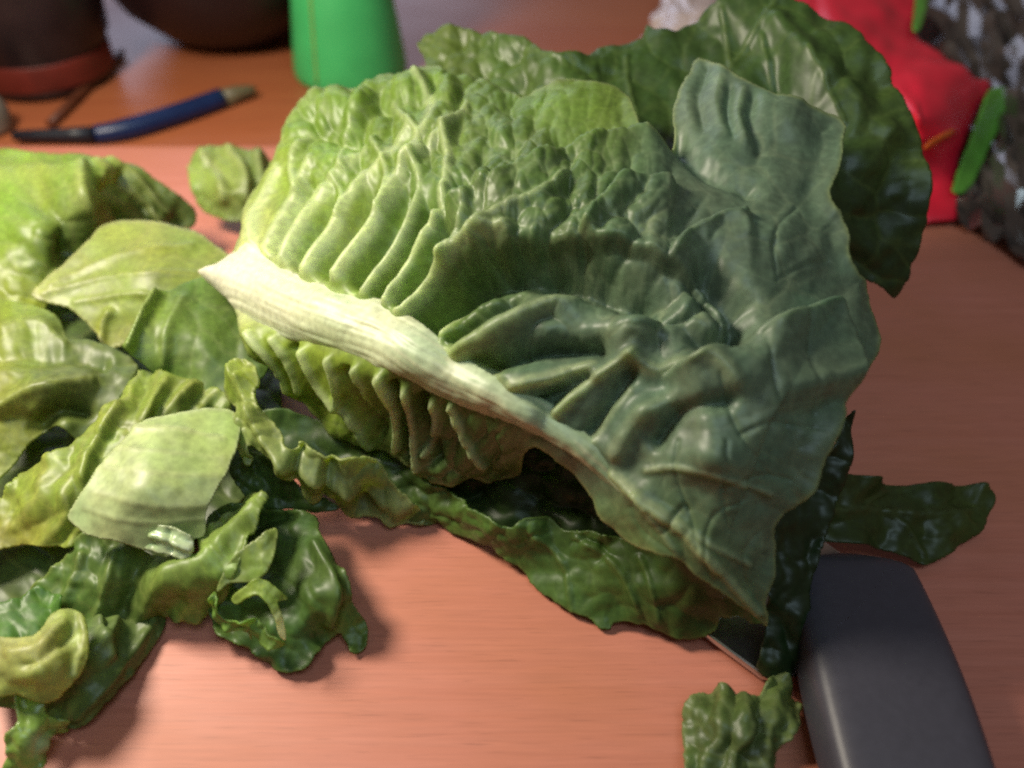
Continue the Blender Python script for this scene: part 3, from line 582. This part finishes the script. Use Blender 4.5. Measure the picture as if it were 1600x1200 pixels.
piece('olive leaf piece at the left frame edge with a crease', [(-60,470),(-10,472),(50,480),(90,500),(108,530),(150,538),(200,558),(216,580),(200,610),(170,650),(130,690),(90,665),(50,690),(20,730),(-10,760),(-60,780)],
      [(-60,470,.036),(50,480,.040),(108,530,.038),(216,580,.033),(130,690,.026),(50,690,.028),(-60,780,.020),(80,600,.041),(-20,600,.040)],
      [R([(0,560),(80,555),(160,570)], 16, 12, -.004, -.004, 0), R([(0,640),(60,610),(140,600)], 14, 12, .004, .003, .3), R([(10,520),(60,510),(100,540)], 12, 10, .003, .003, .2), R([(60,665),(95,640),(130,640)], 16, 14, -.006, -.006, 0), ('blister', 44, .0025, None, -20, 1.8), ('noise', 70, .004)],
      [(30,500,60,(.24,.29,.04)),(120,570,80,(.13,.165,.04)),(30,640,60,(.27,.29,.05)),(100,650,50,(.13,.17,.04))], (.38,.40,.13))
piece('yellowish leaf strip running down through the heap', [(216,580),(270,590),(320,600),(356,628),(352,660),(300,660),(240,680),(200,720),(170,770),(150,820),(120,850),(60,850),(10,860),(-60,900),(-60,800),(0,780),(40,730),(90,710),(120,690),(170,640)],
      [(216,580,.034),(320,600,.032),(352,660,.024),(240,680,.030),(150,820,.022),(60,850,.017),(-60,900,.012),(-60,800,.020),(40,730,.028),(120,690,.034),(100,780,.030),(220,640,.037)],
      [R([(300,610),(262,640),(235,690)], 8, 8, .003, .003, .3), R([(260,600),(225,650),(205,710)], 8, 8, .003, .003, .2), R([(190,640),(150,700),(130,750)], 9, 9, .004, .003, .25), ('wave', 42, .0015, 30), ('blister', 36, .003, None, -50, 1.5), ('noise', 60, .003), ('ruffle', .003, 50, 16)],
      [(300,620,60,(.23,.28,.055)),(200,680,70,(.24,.30,.05)),(120,740,60,(.29,.33,.065)),(60,800,70,(.26,.31,.05)),(20,850,60,(.30,.28,.06))], (.44,.42,.14))
piece('broad pale flat rib slice on top of the heap', [(160,718),(190,690),(218,662),(260,650),(308,640),(358,642),(374,660),(372,692),(356,735),(334,775),(322,800),(322,835),(302,842),(280,850),(240,860),(190,846),(140,834),(110,812),(124,780)],
      [(160,718,.041),(218,662,.043),(308,640,.042),(374,660,.039),(356,735,.038),(322,830,.028),(240,858,.026),(110,812,.032),(220,760,.043)],
      [R([(215,670),(280,672),(350,686)], 5, 5, .0005, .0004, .4), R([(165,730),(250,740),(340,745)], 7, 6, .0003, .0003, .25), R([(150,770),(240,790),(325,790)], 6, 6, .0003, .0003, .25), R([(185,700),(260,706),(350,715)], 4, 4, .0003, .0003, .25), R([(135,795),(220,815),(320,810)], 4, 4, .0003, .0003, .2), ('noise', 90, .0025)],
      [(300,690,80,(.27,.33,.10)),(190,780,70,(.33,.37,.17)),(300,780,60,(.29,.33,.12))], (.42,.44,.22), RIB, 2.6, .0009, (.40,.46,.22), (2.2, 20))
piece('small pale cut rib end tucked under the broad pale slice', [(206,826),(222,817),(250,819),(278,826),(297,838),(303,856),(296,870),(280,873),(252,864),(226,857),(210,848)], [(206,826,.030),(250,819,.033),(297,838,.032),(303,856,.029),(280,873,.027),(226,857,.027)],
      [R([(215,835),(255,840),(298,858)], 6, 6, .002, .002, .2), R([(230,825),(240,850)], 4, 4, -.001, -.001, 0), R([(265,828),(270,862)], 4, 4, -.001, -.001, 0), ('noise', 24, .0014)], [(225,840,26,(.30,.40,.18)),(270,850,26,(.38,.45,.27)),(298,860,14,(.5,.52,.38))], (.5,.52,.32), WET, 2.0, .0008, (.45,.5,.3), (2, 9))
piece('bright green folded leaf under the rib slice', [(112,850),(150,838),(215,855),(290,872),(322,840),(350,810),(392,780),(424,786),(420,800),(400,830),(380,870),(362,910),(350,940),(330,955),(295,962),(250,966),(205,975),(150,985),(95,975),(52,958),(40,935),(70,900)],
      [(112,850,.020),(215,855,.018),(290,872,.022),(392,780,.024),(420,800,.026),(362,910,.022),(330,955,.006),(250,966,.005),(150,985,.005),(40,935,.008),(300,910,.022),(150,910,.017)],
      [R([(410,792),(372,830),(330,870),(270,905),(230,950)], 16, 18, .005, .004, .1), R([(220,870),(205,910),(190,960)], 14, 14, -.004, -.004, 0), R([(180,870),(165,920),(150,965)], 6, 6, .002, .002, .3), R([(130,870),(110,920),(90,960)], 6, 6, .002, .002, .3), ('blister', 30, .0025, None, 100, 1.5), ('ruffle', .004, 34, 12), ('noise', 50, .003)],
      [(300,890,70,(.21,.29,.06)),(390,810,50,(.20,.28,.055)),(170,910,70,(.12,.18,.04)),(80,930,60,(.10,.19,.035))], (.34,.40,.13), edge=(.26,.34,.09))
piece('dark curly leaf spreading onto the board below the heap', [(335,800),(390,790),(450,795),(486,800),(500,830),(520,870),(540,905),(550,940),(572,975),(574,1008),(556,1022),(540,1000),(528,985),(514,1002),(490,1020),(478,1040),(450,1048),(415,1040),(400,1022),(360,1000),(340,985),(332,960),(322,930),(330,890),(322,850)],
      [(335,800,.014),(450,795,.014),(520,870,.018),(550,940,.012),(574,1008,.002),(528,985,.004),(478,1040,.002),(415,1040,.002),(332,960,.006),(322,850,.010),(440,900,.010),(420,960,.012),(500,930,.019)],
      [R([(350,840),(400,810),(450,800)], 16, 16, -.006, -.006, 0), R([(500,860),(520,920),(510,970)], 10, 10, .004, .003, .15), ('blister', 34, .003, None, 60, 1.4), ('noise', 50, .003), ('ruffle', .004, 40, 12)],
      [(450,850,80,(.065,.115,.026)),(510,900,50,(.07,.12,.025)),(540,960,40,(.13,.21,.04)),(430,1020,50,(.06,.13,.03)),(360,970,50,(.10,.18,.03))], (.13,.19,.05), edge=(.16,.25,.06))
piece('light green curled leaf tip standing in the dark curly leaf', [(340,925),(346,900),(366,868),(400,842),(430,824),(432,850),(424,880),(410,902),(392,910),(362,912)], [(340,925,.022),(366,868,.028),(430,824,.030),(424,880,.027),(362,912,.022)],
      [('noise', 40, .002), ('ruffle', .001, 40, 12)], [(390,870,60,(.20,.27,.055))], (.3,.36,.12), edge=(.3,.36,.12))
piece('thin frilled curl with a pale broken tip in the dark curly leaf', [(362,934),(380,918),(398,905),(418,908),(436,922),(450,936),(434,940),(440,960),(446,985),(446,1000),(436,992),(430,968),(420,948),(404,930),(384,936),(368,945)], [(362,934,.026),(398,905,.030),(450,936,.024),(446,1000,.018),(420,948,.026)],
      [('noise', 20, .001)], [(400,925,40,(.24,.31,.06)),(442,985,22,(.55,.50,.30))], (.4,.42,.2), step=2.0, jit=(1, 8))
piece('frilly green rim along the front of the dark curly leaf', [(334,926),(344,935),(346,955),(362,968),(390,965),(404,975),(418,990),(436,1000),(440,1012),(420,1010),(405,1000),(396,990),(390,1002),(380,985),(360,985),(342,972),(334,950)], [(334,926,.022),(390,965,.018),(440,1012,.012),(360,985,.012)],
      [('ruffle', .003, 26, 8), ('noise', 20, .001)], [(390,980,80,(.20,.30,.06))], (.3,.38,.12), step=2.2)
piece('long dark leaf roll pointing down the board at lower left', [(-40,985),(60,975),(140,965),(200,968),(256,962),(252,990),(236,1015),(205,1052),(170,1090),(140,1122),(118,1134),(90,1125),(50,1110),(-20,1090)],
      [(-40,985,.014),(140,965,.012),(256,962,.003),(205,1052,.002),(118,1134,.002),(50,1110,.006),(130,1040,.016),(0,1050,.014)],
      [R([(240,975),(180,1045),(120,1115)], 10, 10, .003, .003, .1), R([(180,975),(160,1010),(165,1030)], 9, 9, .004, .004, .3), R([(150,980),(150,1010)], 10, 9, .004, .004, .4), ('blister', 30, .0022, None, 110, 1.6), ('noise', 50, .002), ('ruffle', .002, 40, 12)],
      [(160,990,50,(.15,.21,.06)),(170,1060,80,(.10,.145,.035)),(60,1060,80,(.10,.16,.035))], (.24,.30,.10))
piece('bright ruffled leaf bit above the pale yellow piece', [(30,940),(60,925),(95,935),(98,960),(80,985),(60,1000),(20,1010),(-30,1005),(-30,960)], [(30,940,.020),(95,935,.018),(60,1000,.021),(-30,1000,.022)],
      [('blister', 34, .003, None, 40, 1.2), ('ruffle', .004, 30, 12)], [(50,965,60,(.085,.185,.03))], (.25,.35,.1))
piece('curved pale yellow leaf piece at the lower left edge', [(-40,1000),(20,996),(60,985),(80,962),(104,948),(126,956),(138,985),(140,1015),(132,1045),(112,1070),(86,1092),(60,1096),(20,1088),(-40,1085)],
      [(-40,1000,.026),(60,985,.028),(104,948,.026),(140,1010,.024),(112,1070,.020),(60,1096,.019),(-40,1085,.022),(60,1040,.030)],
      [R([(20,1020),(60,1010),(100,975)], 12, 10, .002, .002, .3), R([(40,1040),(80,1015),(110,985)], 10, 9, -.0015, -.0015, 0), R([(125,960),(132,1000),(118,1055)], 7, 6, .001, .001, .3), ('noise', 40, .002), ('noise', 120, .003)],
      [(50,1015,60,(.40,.40,.17)),(120,1000,40,(.32,.37,.08)),(60,1070,60,(.27,.30,.06))], (.45,.44,.16))
piece('tiny wet frill of leaf at the bottom left corner', [(28,1090),(52,1085),(64,1095),(72,1120),(98,1130),(110,1142),(82,1148),(72,1165),(74,1185),(50,1200),(20,1215),(0,1215),(12,1180),(10,1150),(30,1130)],
      [(28,1090,.014),(64,1095,.014),(110,1142,.003),(50,1200,.005),(0,1215,.004),(40,1150,.014)], [('blister', 30, .003, None, 40, 1.2), ('ruffle', .003, 30, 10)], [(45,1150,60,(.19,.28,.05)),(60,1160,14,(.4,.45,.3))], (.4,.45,.22), WET, 2.4)
o = sheet('lettuce_piece', [(1068,1130),(1080,1105),(1100,1084),(1140,1080),(1182,1086),(1196,1070),(1206,1058),(1226,1062),(1240,1080),(1252,1108),(1240,1140),(1222,1165),(1205,1195),(1180,1230),(1130,1240),(1090,1230),(1078,1190)],
      [(1068,1130,.003),(1100,1084,.006),(1182,1086,.010),(1226,1062,.006),(1252,1108,.004),(1205,1195,.006),(1130,1240,.006),(1078,1190,.004),(1150,1140,.014)],
      LEAF, [('wave', 38, .0008, 10), ('blister', 36, .0022, None, 80, 1.8), ('noise', 40, .002), ('ruffle', .002, 30, 10)], [(1120,1140,70,(.12,.18,.05)),(1160,1160,40,(.07,.11,.03)),(1215,1110,40,(.16,.21,.06))], (.30,.36,.14), None, 2.6, .0007, (2, 12), 4, (.26,.32,.12))
tag(o, 'lone crinkled leaf scrap on the board beside the dark handle', 'lettuce piece')

# ------------------------------------------------------------------ the knife
knife = empty('kitchen_knife', pt(1380, 1100, 0.0)); tag(knife, 'dark handled kitchen knife lying half under the lettuce', 'knife')
STEEL = plain('blade_steel', (.55, .57, .58), .22, 1.0, var=.05, bump=.03, bscale=300)
HANDLE = plain('handle_black', (.046, .045, .060), .45, 0, var=.06, bump=.05, bscale=400, coat=.0)
def handle():
    # sections along the handle: photo centre line, width; a rounded-rectangle section
    A = pt(1318, 880, .012); B = pt(1440, 1290, .014)
    ax = (B-A).normalized(); up = Vector((0, 0, 1)); sd = ax.cross(up).normalized(); L = (B-A).length
    bm = bmesh.new(); rings = []; seg = 28; M = 34
    for i in range(M+1):
        t = i/M; s = t*L
        hw = .0185+.002*math.sin(t*math.pi*.9)+.001*t
        hw *= min(1, math.sqrt(max(0.0, 1-(1-min(t/.10, 1))**2))*.75+.25)
        hz = .0095+.002*math.sin(t*math.pi)
        hz *= min(1, .55+.45*min(t/.08, 1))
        c = A+ax*s; ring = []
        for k in range(seg):
            a = 2*math.pi*k/seg; ca, sa = math.cos(a), math.sin(a); e = .36
            ring.append(bm.verts.new(c+sd*(math.copysign(abs(ca)**e, ca)*hw)+Vector((0, 0, math.copysign(abs(sa)**.42, sa)*hz))))
        rings.append(ring)
    for a, b in zip(rings[:-1], rings[1:]):
        for k in range(seg): bm.faces.new((a[k], a[(k+1) % seg], b[(k+1) % seg], b[k]))
    bm.faces.new(rings[0]); bm.faces.new(rings[-1][::-1]); bmesh.ops.recalc_face_normals(bm, faces=bm.faces)
    for f in bm.faces: f.smooth = True
    me = bpy.data.meshes.new('handle'); bm.to_mesh(me); bm.free(); me.materials.append(HANDLE)
    return link('handle', me, knife)
handle()
bl = [pt(p[0], p[1], .004) for p in [(1300,960),(1240,1062),(1192,1062),(1092,988),(1020,900),(960,800),(930,700),(1000,690),(1110,740),(1220,800),(1330,880)]]
blade = slab('blade', [(p.x, p.y) for p in bl], .0030, .0056, STEEL, knife, .0009, 2)

# ------------------------------------------------------------------ things behind the board
cupm = plain('green_plastic', (.06, .47, .14), .42, var=.06, spec=.5)
seam = plain('pale_seam', (.22, .42, .10), .4)
c = pt(549, 112, TZ); cup = empty('plastic_cup', c); tag(cup, 'upturned bright green plastic cup behind the board', 'cup')
lathe('cup_wall', [(.0395, .0), (.0415, .0015), (.042, .005), (.0415, .012), (.027, .125), (.024, .128)], cupm, cup, 64, c)
a = math.radians(-90-26)
tube('seam', [(c.x+math.cos(a)*r, c.y+math.sin(a)*r, c.z+z) for r, z in ((.0419, .006), (.0415, .012), (.0343, .069), (.0272, .125))], .0011, seam, cup, 8)
# dark bowl
bw = plain('bowl_glaze', (.022, .010, .012), .45, var=.3, bscale=25, coat=.0)
c = pt(352, 82, TZ); c.y += .045; bowl = lathe('bowl', [(.040, .0), (.046, .002), (.060, .010), (.082, .030), (.096, .055), (.102, .085), (.099, .086), (.092, .057), (.078, .034), (.050, .014)], bw, None, 64, c)
tag(bowl, 'dark brown glazed bowl behind the pen', 'bowl')
# dark jar with reddish base, far left
jm = plain('jar_dark', (.018, .012, .014), .4, var=.4, bscale=30, coat=.0); jr = plain('jar_label_red', (.12, .016, .010), .5, var=.35, bscale=40)
c = pt(55, 150, TZ); c.y += .03; jar = empty('jar', c); tag(jar, 'dark jar with a dull red band at the far left', 'jar')
lathe('jar_body', [(.028, .0), (.044, .002), (.046, .006), (.046, .028), (.050, .034), (.052, .06), (.052, .13), (.04, .14)], jm, jar, 48, c)
lathe('label_band', [(.0466, .008), (.0469, .009), (.0469, .025), (.0466, .026)], jr, jar, 48, c)
gm = plain('grey_ceramic', (.20, .17, .14), .5, var=.2); c = pt(-14, 205, TZ)
lid = lathe('lid', [(.010, .0), (.014, .001), (.0155, .004), (.0150, .016), (.012, .022), (.006, .026), (.001, .027)], gm, None, 32, c); tag(lid, 'small grey lid standing at the left edge beside the pen', 'lid')
# pen
pm = plain('pen_blue', (.006, .018, .075), .36, var=.15); pk = plain('pen_black', (.012, .014, .022), .4); pg = plain('pen_tip', (.13, .11, .06), .45)
A = TZ+.006; pen = empty('pen', pt(250, 200, TZ)); tag(pen, 'dark blue pen with a dull brass tip lying behind the board', 'pen')
pts = catmull([(150,214,0),(185,209,0),(225,199,0),(285,180,0),(346,158,0)], n=6)
tube('barrel', [pt(p[0], p[1]-4, A) for p in pts], [.0058+.0014*min(1, i/8) for i in range(len(pts))], pm, pen)
tube('cap', [pt(x, y, A) for x, y in ((22,212), (60,211.5), (110,211), (149,210.3))], [.0034, .0040, .0048, .0057], pk, pen)
tube('tip', [pt(x, y, A) for x, y in ((346.5,154), (370,147), (392,141), (400,139))], [.0066, .0056, .0036, .0014], pg, pen)
sm = plain('stick_wood', (.10, .028, .012), .5, var=.2)
st = tube('wooden_stick', [pt(x, y, TZ+.0035) for x, y in ((78,194), (112,160), (150,122), (190,82))], [.0028, .0034, .0034, .0030], sm); tag(st, 'thin brown wooden stick leaning towards the jar', 'stick')
# red wrapper with green stripes
rw = plain('wrapper_red', (.66, .014, .040), .40, var=.10, bump=.1, bscale=50); gs = plain('wrapper_green', (.10, .33, .04), .36, var=.15); os_ = plain('highlight_orange', (.80, .16, .02), .36)
wr = empty('plastic_wrapper', pt(1440, 330, 0)); tag(wr, 'bright red plastic wrapper with green stripes on the board corner', 'wrapper')
zW = [(1180,-40,.030),(1300,-40,.050),(1440,-30,.045),(1435,50,.040),(1500,110,.038),(1545,130,.030),(1520,210,.022),(1492,290,.008),(1490,345,.002),(1420,350,.002),(1380,200,.030),(1300,100,.045),(1440,180,.050)]
sheet('film', [(1180,-40),(1300,-50),(1446,-40),(1438,20),(1432,52),(1462,78),(1500,110),(1522,126),(1546,132),(1534,170),(1518,215),(1502,262),(1490,300),(1494,344),(1460,350),(1410,348),(1380,300),(1340,220),(1280,120),(1200,40)], zW, rw,
      [('crumple', 130, .007), ('noise', 95, .005), R([(1380,235),(1430,225),(1490,205)], 10, 8, .004, .003, 0)], None, parent=wr, step=5, thick=.0003, jit=(1, 20))
zW2 = [(p[0], p[1], p[2]+.003) for p in zW]
sheet('stripe', [(1546,140),(1578,142),(1570,180),(1548,230),(1524,280),(1506,302),(1486,300),(1496,270),(1515,220),(1532,175)], zW2, gs, [('noise', 60, .0008)], None, parent=wr, step=4, thick=.0003, jit=(1, 20))
sheet('stripe', [(1434,-30),(1456,-30),(1448,10),(1440,40),(1432,50),(1425,44),(1430,10)], zW2, gs, [('noise', 40, .001)], None, parent=wr, step=4, thick=.0003, jit=(.5, 20))
sheet('painted_highlight', [(1444,228),(1465,213),(1488,202),(1490,208),(1468,221),(1448,234)], [(p[0], p[1], p[2]+.0065) for p in zW], os_, [], None, parent=wr, step=3, thick=.0003, jit=(.5, 20))  # orange highlight on the red film, painted as a flat patch
# clear crumpled film and dark clutter, top right
cf = plain('clear_film', (.10, .092, .085), .12, .5, 0, .85, var=.7, bscale=30, spec=.9, coat=.5)
fm = sheet('crumpled_film', [(1420,-60),(1700,-60),(1700,440),(1620,420),(1560,372),(1500,352),(1470,300),(1460,160),(1420,60)], [(1420,-60,.03),(1700,-60,.04),(1700,440,.004),(1500,352,.003),(1460,160,.010),(1580,180,.026),(1540,60,.03)], cf,
      [('crumple', 80, .014), ('facet', .012)], None, step=19, thick=.0003, jit=(3, 20))
fm.data.polygons.foreach_set('use_smooth', np.zeros(len(fm.data.polygons), bool))
tag(fm, 'dark glinting crumpled clear film behind the red wrapper', 'plastic film')
wf = plain('white_film', (.62, .50, .46), .25, 0, .1, 1, var=.15, bscale=40, coat=.4)
f2 = sheet('film_scrap', [(1000,70),(1014,40),(1030,5),(1045,-40),(1130,-40),(1118,10),(1090,60),(1040,90)], [(1000,70,TZ+.003),(1045,-40,.01),(1130,-40,.015),(1040,90,TZ+.004),(1070,10,.012)], wf, [('crumple', 40, .006), ('noise', 30, .003)], None, step=4, thick=.0003, zmin=TZ+.001)
tag(f2, 'whitish plastic film scrap behind the upright dark leaf', 'plastic film')
